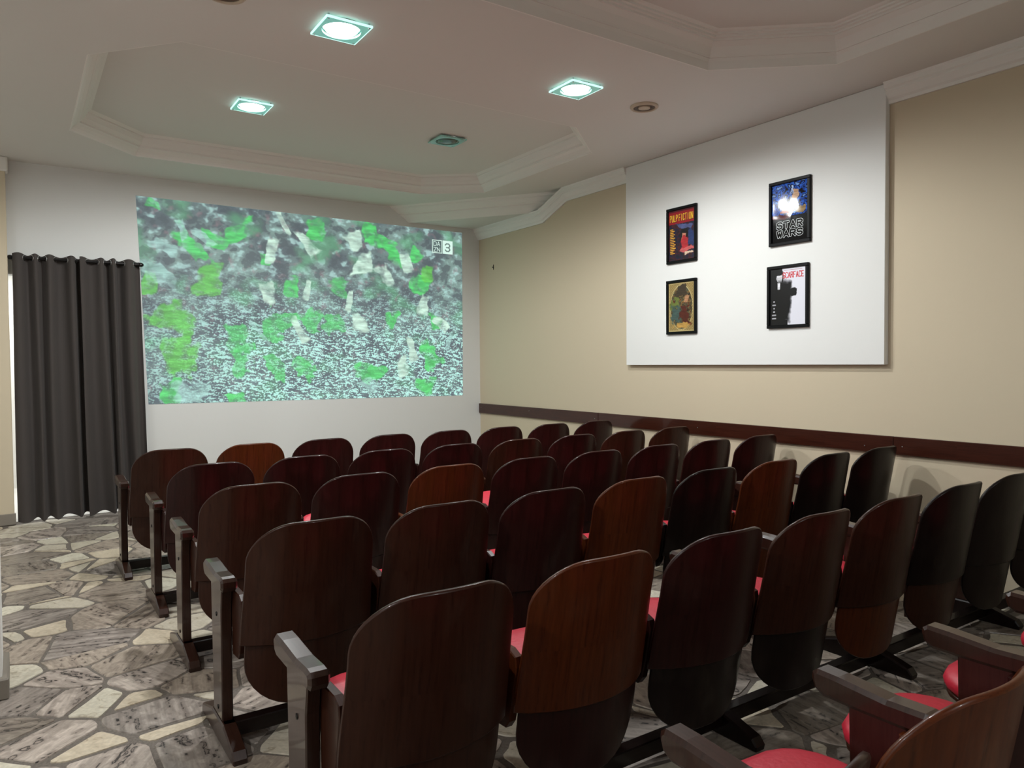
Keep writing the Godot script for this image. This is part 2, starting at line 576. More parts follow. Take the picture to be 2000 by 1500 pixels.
func rough(q: PackedVector2Array, j: float) -> PackedVector2Array:
	var r := PackedVector2Array()
	var n := q.size()
	for k in n:
		var a := q[k]
		var b := q[(k + 1) % n]
		var z := q[(k + n - 1) % n]
		# knock the corner off
		var cut := minf(0.012, minf(a.distance_to(b), a.distance_to(z)) * 0.22)
		r.append(a + (z - a).normalized() * cut)
		r.append(a + (b - a).normalized() * cut)
		if a.distance_to(b) > 0.08:
			var e := (b - a).normalized()
			r.append(a.lerp(b, rng.randf_range(0.35, 0.65)) + Vector2(-e.y, e.x) * rng.randf_range(-j, j))
	return r

func add_stone(st: SurfaceTool, q: PackedVector2Array, c: Vector2, from: Vector2, turn: float, off: Vector2):
	var rise := 0.0
	var tilt := Vector2(rng.randf_range(-1, 1), rng.randf_range(-1, 1)) * 0.002
	var v := func(p: Vector2, y: float) -> Vector3: return Vector3(p.x - from.x, y, p.y - from.y)
	var uv := func(p: Vector2) -> Vector2: return ((p - c).rotated(turn)) * 1.6 + off
	var n := q.size()
	var ct: Vector3 = v.call(c, rise)
	for k in n:
		var a := q[k]
		var b := q[(k + 1) % n]
		var ai := a.lerp(c, 0.02)
		var bi := b.lerp(c, 0.02)
		var ya := rise + clampf(tilt.dot(a - c), -0.0008, 0.0008)
		var yb := rise + clampf(tilt.dot(b - c), -0.0008, 0.0008)
		tri(st, ct, v.call(ai, ya), v.call(bi, yb), Vector3.UP, uv.call(c), uv.call(ai), uv.call(bi))
		quad(st, v.call(ai, ya), v.call(bi, yb), v.call(b, -0.005), v.call(a, -0.005), Vector3((a + b).x / 2 - c.x, 0.05, (a + b).y / 2 - c.y), [uv.call(ai), uv.call(bi), uv.call(b), uv.call(a)])

# ------------------------------------------------------------------ the lit passage behind the curtain
func corridor():
	var st := mb()
	add_box(st, Vector3(-5.6, -0.1, -2.3), Vector3(-5.5, 2.7, -0.15))
	add_box(st, Vector3(-3.5, -0.1, -2.3), Vector3(-3.4, 2.7, -0.15))
	add_box(st, Vector3(-5.6, -0.1, -2.3), Vector3(-3.4, 2.7, -2.2))
	add_box(st, Vector3(-5.6, 2.6, -2.3), Vector3(-3.4, 2.7, -0.15))
	struct("wall_passage", done(st), M.plaster)
	struct("floor_passage", box_mesh(Vector3(-5.5, -0.1, -2.2), Vector3(-3.5, 0.0, -0.002)), M.plaster)
	lamp(Vector3(-4.6, 2.6, -1.2), true, "square ceiling downlight in the passage behind the curtain", 4.0)

# ------------------------------------------------------------------ downlights and speakers
func lamp(at: Vector3, lit: bool, label: String, energy := LAMP_ENERGY):
	var t := thing("ceiling_downlight", label, "ceiling light", at, 0.0, "")
	if not G.has("plate"):
		var st := mb()
		var h := 0.128
		var r := 0.104
		var segs := 32
		for k in segs:
			var t0 := TAU * k / segs - PI / 4
			var t1 := TAU * (k + 1) / segs - PI / 4
			var sq := func(a: float) -> Vector2:
				var d := Vector2(cos(a), sin(a))
				return d * (h - 0.006) / maxf(absf(d.x), absf(d.y))
			var ci := func(a: float) -> Vector2: return Vector2(cos(a), sin(a)) * r
			var v := func(p: Vector2, y: float) -> Vector3: return Vector3(p.x, y, p.y)
			for y in [[-0.024, -1.0], [-0.014, 1.0]]:
				quad(st, v.call(sq.call(t0), y[0]), v.call(sq.call(t1), y[0]), v.call(ci.call(t1), y[0]), v.call(ci.call(t0), y[0]), Vector3(0, y[1], 0))
			quad(st, v.call(ci.call(t0), -0.024), v.call(ci.call(t1), -0.024), v.call(ci.call(t1), -0.014), v.call(ci.call(t0), -0.014), Vector3(-cos(t0), 0, -sin(t0)))
		G.plate = done(st)
		st = mb()
		for s in [-1.0, 1.0]:
			add_bevel(st, Vector3(-h, -0.025, s * (h - 0.003) - 0.003), Vector3(h, -0.013, s * (h - 0.003) + 0.003), 0.001)
			add_bevel(st, Vector3(s * (h - 0.003) - 0.003, -0.025, -h + 0.006), Vector3(s * (h - 0.003) + 0.003, -0.013, h - 0.006), 0.001)
		G.plate_edge = done(st)
		G.bulb = lathe([Vector2(0.0, -0.03), Vector2(0.04, -0.029), Vector2(0.068, -0.026), Vector2(0.086, -0.02), Vector2(0.094, -0.01), Vector2(0.096, 0.0)])
		G.stud = lathe([Vector2(0.0, -0.028), Vector2(0.005, -0.028), Vector2(0.006, -0.025), Vector2(0.006, 0.0)], 10)
		G.ring = lathe([Vector2(0.097, 0.0), Vector2(0.099, -0.005), Vector2(0.108, -0.005), Vector2(0.11, 0.0)])
	part("glass_plate", G.plate, M.glass_on if lit else M.glass_off, t)
	part("glass_edge", G.plate_edge, M.edge_on if lit else M.edge_off, t)
	part("mounting_ring", G.ring, M.chrome, t)
	for sx in [-1, 1]:
		for sz in [-1, 1]:
			part("stud", G.stud, M.chrome, t, Vector3(sx * 0.112, 0, sz * 0.112))
	part("bulb", G.bulb, M.glow if lit else M.bulb_off, t)
	if lit:
		var l := SpotLight3D.new()
		l.name = "downlight_light"
		l.light_color = LAMP_COLOR
		l.light_energy = energy
		l.light_size = 0.07
		l.spot_angle = 88.0
		l.spot_angle_attenuation = 0.4
		l.spot_range = 16.0
		l.spot_attenuation = 2.0
		l.shadow_enabled = true
		l.position = Vector3(0, -0.04, 0)
		l.rotation.x = -PI / 2
		t.add_child(l)

func fixtures():
	lamp(Vector3(-3.31, CEIL + 0.17, 2.1), true, "lit square glass downlight in the recessed ceiling tray nearest the curtain")
	lamp(Vector3(-1.62, CEIL + 0.17, 2.13), false, "unlit square green glass downlight in the recessed ceiling tray")
	lamp(Vector3(-3.355, CEIL, 4.09), true, "large lit square downlight on the flat ceiling between the two trays, left one")
	lamp(Vector3(-1.735, CEIL, 4.09), true, "lit square downlight on the flat ceiling beside the round speaker")
	lamp(Vector3(-6.1, CEIL, 6.3), true, "lit square downlight in the lobby beyond the pier")
	lamp(Vector3(-3.3, CEIL, 8.9), true, "lit square downlight on the flat ceiling behind the last row", LAMP_ENERGY * 0.5)
	lamp(Vector3(-6.1, CEIL, 2.4), true, "lit square downlight in the lobby beside the pilaster", LAMP_ENERGY * 0.35)
	for s in [[Vector3(-1.085, CEIL, 4.06), "round cream ceiling speaker beside the lit downlight near the poster board"], [Vector3(-3.965, CEIL, 4.135), "round ceiling speaker cut off by the top of the picture"]]:
		var t := thing("ceiling_speaker", s[1], "speaker", s[0])
		part("rim", lathe([Vector2(0.1, 0.0), Vector2(0.1, -0.008), Vector2(0.094, -0.015), Vector2(0.082, -0.017), Vector2(0.076, -0.012), Vector2(0.076, -0.004)]), M.speaker, t)
		part("cone", lathe([Vector2(0.076, -0.008), Vector2(0.066, -0.011), Vector2(0.05, -0.005), Vector2(0.042, -0.003)]), M.speaker_dark, t)
		part("tweeter", lathe([Vector2(0.042, -0.003), Vector2(0.042, -0.014), Vector2(0.034, -0.017), Vector2(0.016, -0.014), Vector2(0.0, -0.016)]), M.speaker, t)

# ------------------------------------------------------------------ the projected picture
func flag(im: Image, cx: float, cy: float, w: float, h: float, ang: float, col: Color, n: FastNoiseLite, edge := 0.25, solid := false):
	var r := int(maxf(w, h) * 1.6)
	var iw := im.get_width()
	var ih := im.get_height()
	for y in range(maxi(0, int(cy) - r), mini(ih, int(cy) + r)):
		for x in range(maxi(0, int(cx) - r), mini(iw, int(cx) + r)):
			var d := Vector2(x - cx, y - cy).rotated(-ang)
			d.x += d.y * 0.3 * sin(cx) + d.x * d.y / h * 0.25 * cos(cy)
			var k := maxf(absf(d.x) / w, absf(d.y) / h) * 0.8 + Vector2(d.x / w, d.y / h).length() * 0.12
			k += n.get_noise_2d(x * 0.8, y * 0.8) * edge * 2.2
			if k < 1.0:
				var a := clampf((1.0 - k) * 5.0, 0, 1) * col.a * clampf(1.5 if solid else 0.9 + 0.9 * n.get_noise_2d(x * 0.9 + 200.0, y * 1.2), 0.25, 1.0)
				var s := 0.97 + 0.2 * n.get_noise_2d(x * 0.7 + 50.0, y * 3.2)
				im.set_pixel(x, y, im.get_pixel(x, y).lerp(Color(col.r * s, col.g * s, col.b * s), a))

# from a place in the picture given in 2000ths of its width and 1150ths of its height
func sp(x: float, y: float) -> Vector2:
	return Vector2(x / 1900.0 * 1024.0, y / 1150.0 * 576.0)

func screen_build():
	var im := Image.create(1024, 576, false, Image.FORMAT_RGB8)
	var big := FastNoiseLite.new()
	big.seed = 5; big.frequency = 0.006; big.fractal_octaves = 3
	var mid := FastNoiseLite.new()
	mid.seed = 6; mid.frequency = 0.02; mid.fractal_octaves = 3
	var fine := FastNoiseLite.new()
	fine.seed = 7; fine.frequency = 0.06; fine.fractal_octaves = 1
	for y in 576:
		var dens := smoothstep(0.18, 0.75, y / 576.0)
		for x in 1024:
			var edge := 1.0 - 0.45 * smoothstep(0.3, 0.0, x / 1024.0)
			var b := big.get_noise_2d(x, y)
			var m := mid.get_noise_2d(x, y * 1.3)
			var f := fine.get_noise_2d(x * 0.8 + m * 14.0, y * 2.0 + m * 10.0) * 0.75 + fine.get_noise_2d(x * 2.3 + 900.0, y * 3.4) * 0.6
			var c := Color(0.37, 0.42, 0.44).lerp(Color(0.5, 0.6, 0.58), clampf(b * 1.7 + 0.5, 0, 1))
			c = c.lerp(Color(0.33, 0.37, 0.39), smoothstep(0.05, 0.3, -m) * 0.7 * (1.0 - dens * 0.5))
			c = c.lerp(Color(0.7, 0.86, 0.84), smoothstep(0.1, 0.55, m) * (1.0 - dens * 0.6) * 0.8)
			var tint := clampf(big.get_noise_2d(x + 500, y * 1.4) * 2.4 - 0.3, 0, 1)
			c = c.lerp(Color(0.4, 0.66, 0.5), tint * 0.7)
			c = c.lerp(Color(0.6, 0.5, 0.53), clampf(mid.get_noise_2d(x + 700, y + 300) * 2.5 - 0.8, 0, 1) * 0.6)
			var sp1 := smoothstep(-0.12, 0.5, f + (dens - 0.75) * 0.3 + m * 0.4) * dens * edge
			var sp2 := smoothstep(0.05, 0.4, -f) * dens * 0.5
			c = c.lerp(Color(0.36, 0.41, 0.46), sp2)
			c = c.lerp(Color(0.76, 0.98, 0.94), sp1 * 0.95)
			im.set_pixel(x, y, c)
	var green := Color(0.36, 0.84, 0.46, 0.92)
	var green2 := Color(0.42, 0.82, 0.36, 0.8)
	for g in [[80, 30, 34, 26, 0.3], [920, 85, 50, 60, 0.2], [1265, 80, 42, 60, 0.0], [1370, 140, 60, 40, 0.4], [1420, 200, 40, 60, 0.1], [1560, 200, 40, 45, 0.9], [480, 150, 70, 40, -0.5], [380, 215, 50, 35, 0.3]]:
		var q := sp(g[0], g[1]); flag(im, q.x, q.y, g[2] * 0.6, g[3] * 0.56, g[4], green, mid)
	for g in [[250, 250, 90, 40, 0.9], [320, 430, 60, 80, 0.1], [40, 470, 30, 60, 0.0], [775, 455, 36, 55, 0.0], [1590, 380, 55, 60, 0.5], [1640, 310, 40, 45, 0.2], [140, 660, 90, 70, 0.2], [160, 880, 70, 90, 0.4]]:
		var q := sp(g[0], g[1]); flag(im, q.x, q.y, g[2] * 0.6, g[3] * 0.56, g[4], green if int(g[0]) % 20 else green2, mid)
	for g in [[465, 760, 46, 75, 0.0], [470, 930, 50, 60, 0.1], [690, 690, 60, 70, 0.3], [660, 940, 40, 80, 0.0], [870, 650, 60, 50, 0.8], [1010, 660, 60, 50, 0.0], [835, 960, 50, 60, 0.0], [1060, 430, 40, 45, 0.4]]:
		var q := sp(g[0], g[1]); flag(im, q.x, q.y, g[2] * 0.6, g[3] * 0.56, g[4], Color(green.r, green.g, green.b, 0.75), mid, 0.4)
	for g in [[1240, 980, 80, 60, 0.3], [1650, 860, 45, 90, -0.5], [1390, 640, 30, 50, 0.0], [1700, 640, 35, 40, 0.3], [1620, 1080, 50, 50, 0.0], [110, 1090, 40, 60, -0.2], [440, 1130, 50, 30, 0.0], [640, 300, 30, 30, 0.3]]:
		var q := sp(g[0], g[1]); flag(im, q.x, q.y, g[2] * 0.6, g[3] * 0.56, g[4], green, mid, 0.3)
	var white := Color(0.8, 0.93, 0.86, 0.95)
	for g in [[670, 240, 26, 80, 0.15], [870, 170, 26, 70, -0.5], [740, 60, 12, 60, -0.5], [1165, 140, 45, 55, -0.4], [1215, 270, 50, 55, -0.2], [1500, 235, 34, 60, -0.1], [1360, 340, 34, 65, -0.4], [635, 490, 34, 60, -0.25]]:
		var q := sp(g[0], g[1]); flag(im, q.x, q.y, g[2] * 0.6, g[3] * 0.56, g[4], white, mid, 0.2)
	for g in [[1120, 520, 16, 70, 0.1], [865, 460, 18, 60, 0.0], [1185, 660, 48, 45, 0.1], [1615, 520, 30, 60, 0.3], [1745, 650, 30, 60, -0.6], [815, 720, 22, 70, -0.35], [1460, 950, 36, 60, -0.5], [1530, 820, 24, 70, -0.5]]:
		var q := sp(g[0], g[1]); flag(im, q.x, q.y, g[2] * 0.6, g[3] * 0.56, g[4], white, mid, 0.2)
	for g in [[120, 270, 60, 26, 0.4], [90, 420, 70, 40, 0.5], [215, 170, 20, 50, -0.4], [300, 190, 18, 60, -0.7], [590, 740, 8, 80, -0.5], [1250, 1060, 50, 40, 0.6], [200, 1090, 70, 50, 0.0], [1800, 760, 14, 70, 0.1]]:
		var q := sp(g[0], g[1]); flag(im, q.x, q.y, g[2] * 0.6, g[3] * 0.56, g[4], Color(0.68, 0.86, 0.83, 0.75), mid, 0.3)
	# the channel badge: two small squares
	im.fill_rect(Rect2i(906, 34, 39, 46), Color(0.84, 0.95, 0.9))
	im.fill_rect(Rect2i(909, 37, 33, 40), Color(0.33, 0.4, 0.4))
	im.fill_rect(Rect2i(947, 34, 39, 46), Color(0.86, 0.98, 0.93))
	write_text(im, "DA", 912, 40, 10.0, 14.0, 2.2, Color(0.86, 0.96, 0.92), 3.5)
	write_text(im, "ZN", 912, 60, 10.0, 14.0, 2.2, Color(0.86, 0.96, 0.92), 3.5)
	write_text(im, "3", 957, 44, 17.0, 26.0, 4.0, Color(0.4, 0.48, 0.46), 3.0)
	var tex := ImageTexture.create_from_image(im)
	var m := std("projected_picture", Color(0.2, 0.2, 0.2), 0.8)
	m.emission_enabled = true
	m.emission_texture = tex
	m.emission_operator = BaseMaterial3D.EMISSION_OP_MULTIPLY
	m.emission = Color(1, 1, 1)
	m.emission_energy_multiplier = 1.0
	var c := [Vector3(-3.861, 3.028, 0.003), Vector3(-0.245, 2.997, 0.003), Vector3(-0.254, 0.991, 0.003), Vector3(-3.79, 1.013, 0.003)]
	var st := mb()
	# subdivided, so that the picture follows the slight keystone
	var nn := 12
	for j in nn:
		for i in nn:
			var p := func(a: int, b: int) -> Vector3: return c[0].lerp(c[1], a / float(nn)).lerp(c[3].lerp(c[2], a / float(nn)), b / float(nn))
			var u := func(a: int, b: int) -> Vector2: return Vector2(a / float(nn), b / float(nn))
			quad(st, p.call(i, j), p.call(i + 1, j), p.call(i + 1, j + 1), p.call(i, j + 1), Vector3.BACK, [u.call(i, j), u.call(i + 1, j), u.call(i + 1, j + 1), u.call(i, j + 1)])
	for k in 4:
		var a: Vector3 = c[k]
		var b: Vector3 = c[(k + 1) % 4]
		quad(st, a, b, b - Vector3(0, 0, 0.003), a - Vector3(0, 0, 0.003), a + b - c[0] - c[2], [Vector2(0.5, 0.5), Vector2(0.5, 0.5), Vector2(0.5, 0.5), Vector2(0.5, 0.5)])
	var o := part("projection_screen", done(st), m, self)
	tag(o, "large bright projected picture of a crowd waving green and white flags on the white wall", "projection screen")
	var l := AreaLight3D.new()
	l.name = "screen_light"
	l.area_size = Vector2(3.5, 1.95)
	l.light_color = Color(0.72, 1.0, 0.88)
	l.light_energy = 0.12
	l.area_range = 14.0
	l.shadow_enabled = true
	l.position = Vector3(-2.04, 2.01, 0.012)
	l.rotation.y = PI
	add_child(l)

# strokes of a plain block alphabet on a grid of 4 by 6
const STROKES := {"A": ["06 20 46", "14 34"], "C": ["41 30 10 01 05 16 36 45"], "D": ["00 06 26 45 41 20 00"], "E": ["40 00 06 46", "03 33"], "F": ["40 00 06", "03 33"], "I": ["20 26"], "L": ["00 06 46"], "N": ["06 00 46 40"], "O": ["10 30 41 45 36 16 05 01 10"], "P": ["06 00 30 41 42 33 03"], "R": ["06 00 30 41 42 33 03", "23 46"], "S": ["41 30 10 01 02 13 33 44 45 36 16 05"], "T": ["00 40", "20 26"], "U": ["00 05 16 36 45 40"], "W": ["00 16 22 36 40"], "Z": ["00 40 06 46"], "3": ["01 10 30 41 42 33 13", "33 44 45 36 16 05"]}

func write_text(im: Image, text: String, x: float, y: float, w: float, h: float, t: float, col: Color, gap: float):
	for ch in text:
		if STROKES.has(ch):
			for s in STROKES[ch]:
				var pts := PackedVector2Array()
				for q in s.split(" "):
					pts.append(Vector2(x + int(q[0]) * w / 4.0, y + int(q[1]) * h / 6.0))
				for k in pts.size() - 1:
					stroke(im, pts[k], pts[k + 1], t, col)
			x += w + gap
		else:
			x += w * 0.6

func stroke(im: Image, a: Vector2, b: Vector2, t: float, col: Color):
	var lo := Vector2(minf(a.x, b.x), minf(a.y, b.y)) - Vector2(t, t)
	var hi := Vector2(maxf(a.x, b.x), maxf(a.y, b.y)) + Vector2(t, t)
	for y in range(maxi(0, int(lo.y)), mini(im.get_height(), int(hi.y) + 2)):
		for x in range(maxi(0, int(lo.x)), mini(im.get_width(), int(hi.x) + 2)):
			var q := Geometry2D.get_closest_point_to_segment(Vector2(x, y), a, b)
			var k := clampf(t * 0.5 + 0.5 - q.distance_to(Vector2(x, y)), 0, 1)
			if k > 0: im.set_pixel(x, y, im.get_pixel(x, y).lerp(col, k))

# ------------------------------------------------------------------ curtain
func curtain_panel(called: String, label: String, x0: float, x1: float, b0: float, b1: float, folds: int, sd: int):
	var t := thing(called, label, "curtain", Vector3((x0 + x1) / 2, 0, 0.1))
	var cx := (x0 + x1) / 2
	var r := RandomNumberGenerator.new()
	r.seed = sd
	var cols := folds * 18
	var rows := 26
	var ph := []
	var am := []
	for k in folds + 2:
		ph.append(r.randf_range(-0.3, 0.3))
		am.append(r.randf_range(0.35, 1.35))
	var p := func(i: int, j: int, side: float) -> Vector3:
		var s := i / float(cols)
		var v := j / float(rows)
		var y := lerpf(2.385, 0.022, v)
		var f := (s + 0.035 * sin(s * TAU * 1.5 + sd)) * folds
		f = clampf(f, 0.0, folds - 0.001)
		var k := int(f)
		var a: float = lerpf(am[k], am[k + 1], f - k)
		var w := sin(TAU * (f + ph[k] * sin(PI * (f - k)) * v * 0.6) + 0.4 * v * sin(f * 1.7 + sd))
		var x := lerpf(lerpf(x0, b0, v * v * 0.6 + v * 0.4), lerpf(x1, b1, v * v * 0.6 + v * 0.4), s)
		x += 0.012 * sin(TAU * f * 0.5 + v * 3.0 + sd) * v
		var z := 0.012 + signf(w) * pow(absf(w), 0.85) * a * lerpf(0.05, 0.058, v) + 0.012 * sin(f * 2.1 + v * 2.0 + sd) * v
		if j == 0: y += 0.008 * w
		if j == rows: y += -0.014 * w
		return Vector3(x - cx, y, z + side * 0.0012)
	var st := mb(true)
	for j in rows:
		for i in cols:
			for side in [1.0, -1.0]:
				var u := func(a: int, b: int) -> Vector2: return Vector2(a / float(cols) * folds * 0.9, b / float(rows) * 8.0)
				quad(st, p.call(i, j, side), p.call(i + 1, j, side), p.call(i + 1, j + 1, side), p.call(i, j + 1, side), Vector3(0, 0, side), [u.call(i, j), u.call(i + 1, j), u.call(i + 1, j + 1), u.call(i, j + 1)])
	part("cloth", done(st), M.cloth, t)
	# eyelets where the cloth crosses the rod
	for i in range(1, cols - 1):
		var q: Vector3 = p.call(i, 1, 1.0)
		var q0: Vector3 = p.call(i - 1, 1, 1.0)
		if (q.z - 0.013 > 0) == (q0.z - 0.013 > 0): continue
		var d: Vector3 = (p.call(i + 1, 1, 1.0) - p.call(i - 1, 1, 1.0)).normalized()
		var nrm := Vector3(-d.z, 0, d.x)
		var ring := TorusMesh.new()
		ring.inner_radius = 0.019
		ring.outer_radius = 0.026
		ring.rings = 20
		ring.ring_segments = 8
		var bs := Basis(d, nrm, d.cross(nrm))
		part("eyelet", ring, M.chrome, t, Vector3(q.x, 2.352, q.z), bs)

func curtain_build():
	var rod := thing("curtain_rod", "dark curtain rod over the doorway, running through the eyelets", "curtain rod", Vector3(-4.36, 2.352, 0.112))
	var cyl := CylinderMesh.new()
	cyl.top_radius = 0.014
	cyl.bottom_radius = 0.014
	cyl.height = 1.0
	part("rod", cyl, M.dark_metal, rod, Vector3.ZERO, Basis(Vector3.BACK, PI / 2))
	for s in [-1.0, 1.0]:
		part("finial", lathe([Vector2(0.0, 0.03), Vector2(0.012, 0.026), Vector2(0.02, 0.012), Vector2(0.02, -0.004), Vector2(0.014, -0.012)], 16), M.dark_metal, rod, Vector3(s * 0.512, 0, 0), Basis(Vector3.BACK, -s * PI / 2))
		part("bracket", bevel_mesh(Vector3(-0.012, -0.02, -0.112), Vector3(0.012, 0.02, -0.01), 0.003), M.dark_metal, rod, Vector3(s * 0.494, 0, 0))
	curtain_panel("curtain", "charcoal eyelet curtain half beside the beige pilaster", -4.862, -4.335, -4.868, -4.275, 4, 3)
	curtain_panel("curtain", "charcoal eyelet curtain half next to the projected picture", -4.352, -3.852, -4.31, -3.80, 4, 8)

# ------------------------------------------------------------------ poster board and framed posters
func panel_and_posters():
	var b := part("poster_board", bevel_mesh(Vector3(-0.05, 1.361, 2.742), Vector3(-0.001, CEIL - 0.002, 5.248), 0.002), M.board, self)
	tag(b, "big white board on the beige wall carrying four framed posters", "wall panel")
	poster(3.282, 3.627, 2.245, 2.727, art_one(), "black framed dark poster with a yellow title on a red band", 0.3)
	poster(3.279, 3.624, 1.629, 2.10, art_two(), "black framed gold and olive poster below the one with the red band", 0.3)
	poster(4.35, 4.703, 2.257, 2.737, art_three(), "black framed shiny blue poster with a white outlined title at its foot", 0.07)
	poster(4.334, 4.69, 1.637, 2.107, art_four(), "black framed poster, half black half white, with a red title", 0.25)

func poster(z0: float, z1: float, y0: float, y1: float, tex: Texture2D, label: String, rough_: float):
	var t := thing("framed_poster", label, "poster", Vector3(-0.05, (y0 + y1) / 2, (z0 + z1) / 2), 0.0, "")
	var hw := (z1 - z0) / 2
	var hh := (y1 - y0) / 2
	var f := 0.024
	var st := mb()
	add_bevel(st, Vector3(-0.024, hh - f, -hw), Vector3(0, hh, hw), 0.003)
	add_bevel(st, Vector3(-0.024, -hh, -hw), Vector3(0, -hh + f, hw), 0.003)
	add_bevel(st, Vector3(-0.024, -hh + f, -hw), Vector3(0, hh - f, -hw + f), 0.003)
	add_bevel(st, Vector3(-0.024, -hh + f, hw - f), Vector3(0, hh - f, hw), 0.003)
	part("frame", done(st), M.frame, t)
	st = mb()
	var a := -hw + f
	var e := hw - f
	quad(st, Vector3(-0.012, hh - f, a), Vector3(-0.012, hh - f, e), Vector3(-0.012, -hh + f, e), Vector3(-0.012, -hh + f, a), Vector3.LEFT, [Vector2(0, 0), Vector2(1, 0), Vector2(1, 1), Vector2(0, 1)])
	var m := std("poster_print", Color(1, 1, 1), rough_)
	m.albedo_texture = tex
	if rough_ < 0.2:
		m.normal_enabled = true
		m.normal_texture = noise_tex(256, 0.008, [], 1, 5, true, 3.0)
		m.normal_scale = 0.2
	part("print", done(st), m, t)

func patches(im: Image, sd: int, cols: Array, y0: int, y1: int, freq: float, thr := 0.0):
	var n := FastNoiseLite.new()
	n.seed = sd
	n.frequency = freq
	n.fractal_octaves = 3
	for y in range(y0, y1):
		for x in im.get_width():
			var v := n.get_noise_2d(x, y) * 0.5 + 0.5
			var w := n.get_noise_2d(x + 300, y * 0.7 + 90) * 0.5 + 0.5
			var k := clampi(int(v * 1.6 * cols.size() - cols.size() * 0.3), 0, cols.size() - 1)
			if w < thr: continue
			im.set_pixel(x, y, cols[k] * (0.85 + 0.3 * w))

func art_one() -> Texture2D:
	var im := Image.create(240, 352, false, Image.FORMAT_RGB8)
	im.fill(Color(0.1, 0.08, 0.1))
	patches(im, 3, [Color(0.07, 0.08, 0.12), Color(0.1, 0.1, 0.2), Color(0.25, 0.08, 0.1), Color(0.1, 0.09, 0.12)], 90, 352, 0.02)
	im.fill_rect(Rect2i(0, 0, 240, 96), Color(0.55, 0.07, 0.12))
	im.fill_rect(Rect2i(0, 0, 240, 12), Color(0.3, 0.05, 0.1))
	write_text(im, "PULP FICTION", 14, 34, 12.5, 44, 7.5, Color(0.15, 0.04, 0.03), 6.6)
	write_text(im, "PULP FICTION", 12, 32, 12.5, 44, 5.0, Color(0.93, 0.72, 0.2), 6.6)
	var n := FastNoiseLite.new()
	n.seed = 3
	n.frequency = 0.02
	flag(im, 145, 180, 40, 50, 0.2, Color(0.05, 0.04, 0.05), n, 0.2, true)
	flag(im, 160, 120, 60, 16, 0.1, Color(0.3, 0.33, 0.5), n, 0.3, true)
	flag(im, 140, 190, 20, 26, 0.0, Color(0.75, 0.5, 0.4), n, 0.2, true)
	flag(im, 150, 240, 34, 50, 0.3, Color(0.65, 0.15, 0.18), n, 0.3, true)
	flag(im, 165, 280, 60, 16, -0.2, Color(0.75, 0.35, 0.35), n, 0.4, true)
	flag(im, 180, 305, 34, 10, -0.2, Color(0.8, 0.7, 0.6), n, 0.4, true)
	flag(im, 205, 200, 26, 50, 0.2, Color(0.14, 0.2, 0.38), n, 0.3, true)
	for k in 15:
		im.fill_rect(Rect2i(12, 128 + k * 12, 30 + (k * 37) % 24, 6), Color(0.85, 0.62, 0.2))
	return ImageTexture.create_from_image(im)

func art_two() -> Texture2D:
	var im := Image.create(240, 352, false, Image.FORMAT_RGB8)
	patches(im, 15, [Color(0.16, 0.11, 0.07), Color(0.33, 0.25, 0.14), Color(0.24, 0.29, 0.24), Color(0.5, 0.38, 0.2), Color(0.3, 0.13, 0.08)], 0, 352, 0.028)
	for y in 352:
		for x in 240:
			var d := Vector2((x - 120) / 108.0, (y - 178) / 168.0).length()
			var s := 0.85 + 0.2 * sin(x * 0.4) * sin(y * 0.31)
			if d > 1.0: im.set_pixel(x, y, Color(0.66, 0.56, 0.34) * s)
			elif d > 0.93: im.set_pixel(x, y, Color(0.78, 0.7, 0.48) * s)
			if x < 8 or x > 231 or y < 8 or y > 343: im.set_pixel(x, y, Color(0.72, 0.64, 0.44))
	var n := FastNoiseLite.new()
	n.seed = 8
	n.frequency = 0.02
	flag(im, 120, 60, 40, 44, 0.0, Color(0.24, 0.19, 0.14), n, 0.3, true)
	flag(im, 165, 120, 18, 24, 0.0, Color(0.68, 0.5, 0.36), n, 0.25, true)
	flag(im, 60, 160, 40, 40, 0.0, Color(0.4, 0.44, 0.2), n, 0.5, true)
	flag(im, 80, 230, 50, 60, 0.3, Color(0.26, 0.33, 0.31), n, 0.4, true)
	flag(im, 150, 230, 40, 60, 0.2, Color(0.32, 0.12, 0.08), n, 0.4, true)
	flag(im, 120, 310, 60, 20, 0.0, Color(0.72, 0.56, 0.28), n, 0.4, true)
	return ImageTexture.create_from_image(im)

func art_three() -> Texture2D:
	var im := Image.create(240, 352, false, Image.FORMAT_RGB8)
	im.fill(Color(0.03, 0.035, 0.045))
	patches(im, 27, [Color(0.04, 0.05, 0.08), Color(0.1, 0.22, 0.5), Color(0.16, 0.35, 0.72), Color(0.06, 0.1, 0.24), Color(0.4, 0.55, 0.78)], 0, 200, 0.018)
	var n := FastNoiseLite.new()
	n.seed = 6
	n.frequency = 0.02
	flag(im, 140, 110, 22, 60, 0.15, Color(0.75, 0.6, 0.48), n, 0.4, true)
	flag(im, 120, 160, 40, 30, 0.3, Color(0.6, 0.3, 0.18), n, 0.4, true)
	flag(im, 190, 170, 30, 20, 0.0, Color(0.55, 0.45, 0.3), n, 0.4, true)
	flag(im, 60, 200, 60, 14, 0.0, Color(0.3, 0.06, 0.06), n, 0.4, true)
	for k in 6: stroke(im, Vector2(132 + k * 2, 20), Vector2(150 - k * 6, 70), 1.5, Color(0.85, 0.9, 1.0))
	for pass_ in [[15.0, Color(0.8, 0.82, 0.82)], [9.5, Color(0.02, 0.02, 0.025)]]:
		write_text(im, "STAR", 36, 232, 32, 36, pass_[0], pass_[1], 13)
		write_text(im, "WARS", 36, 286, 32, 34, pass_[0], pass_[1], 13)
	return ImageTexture.create_from_image(im)

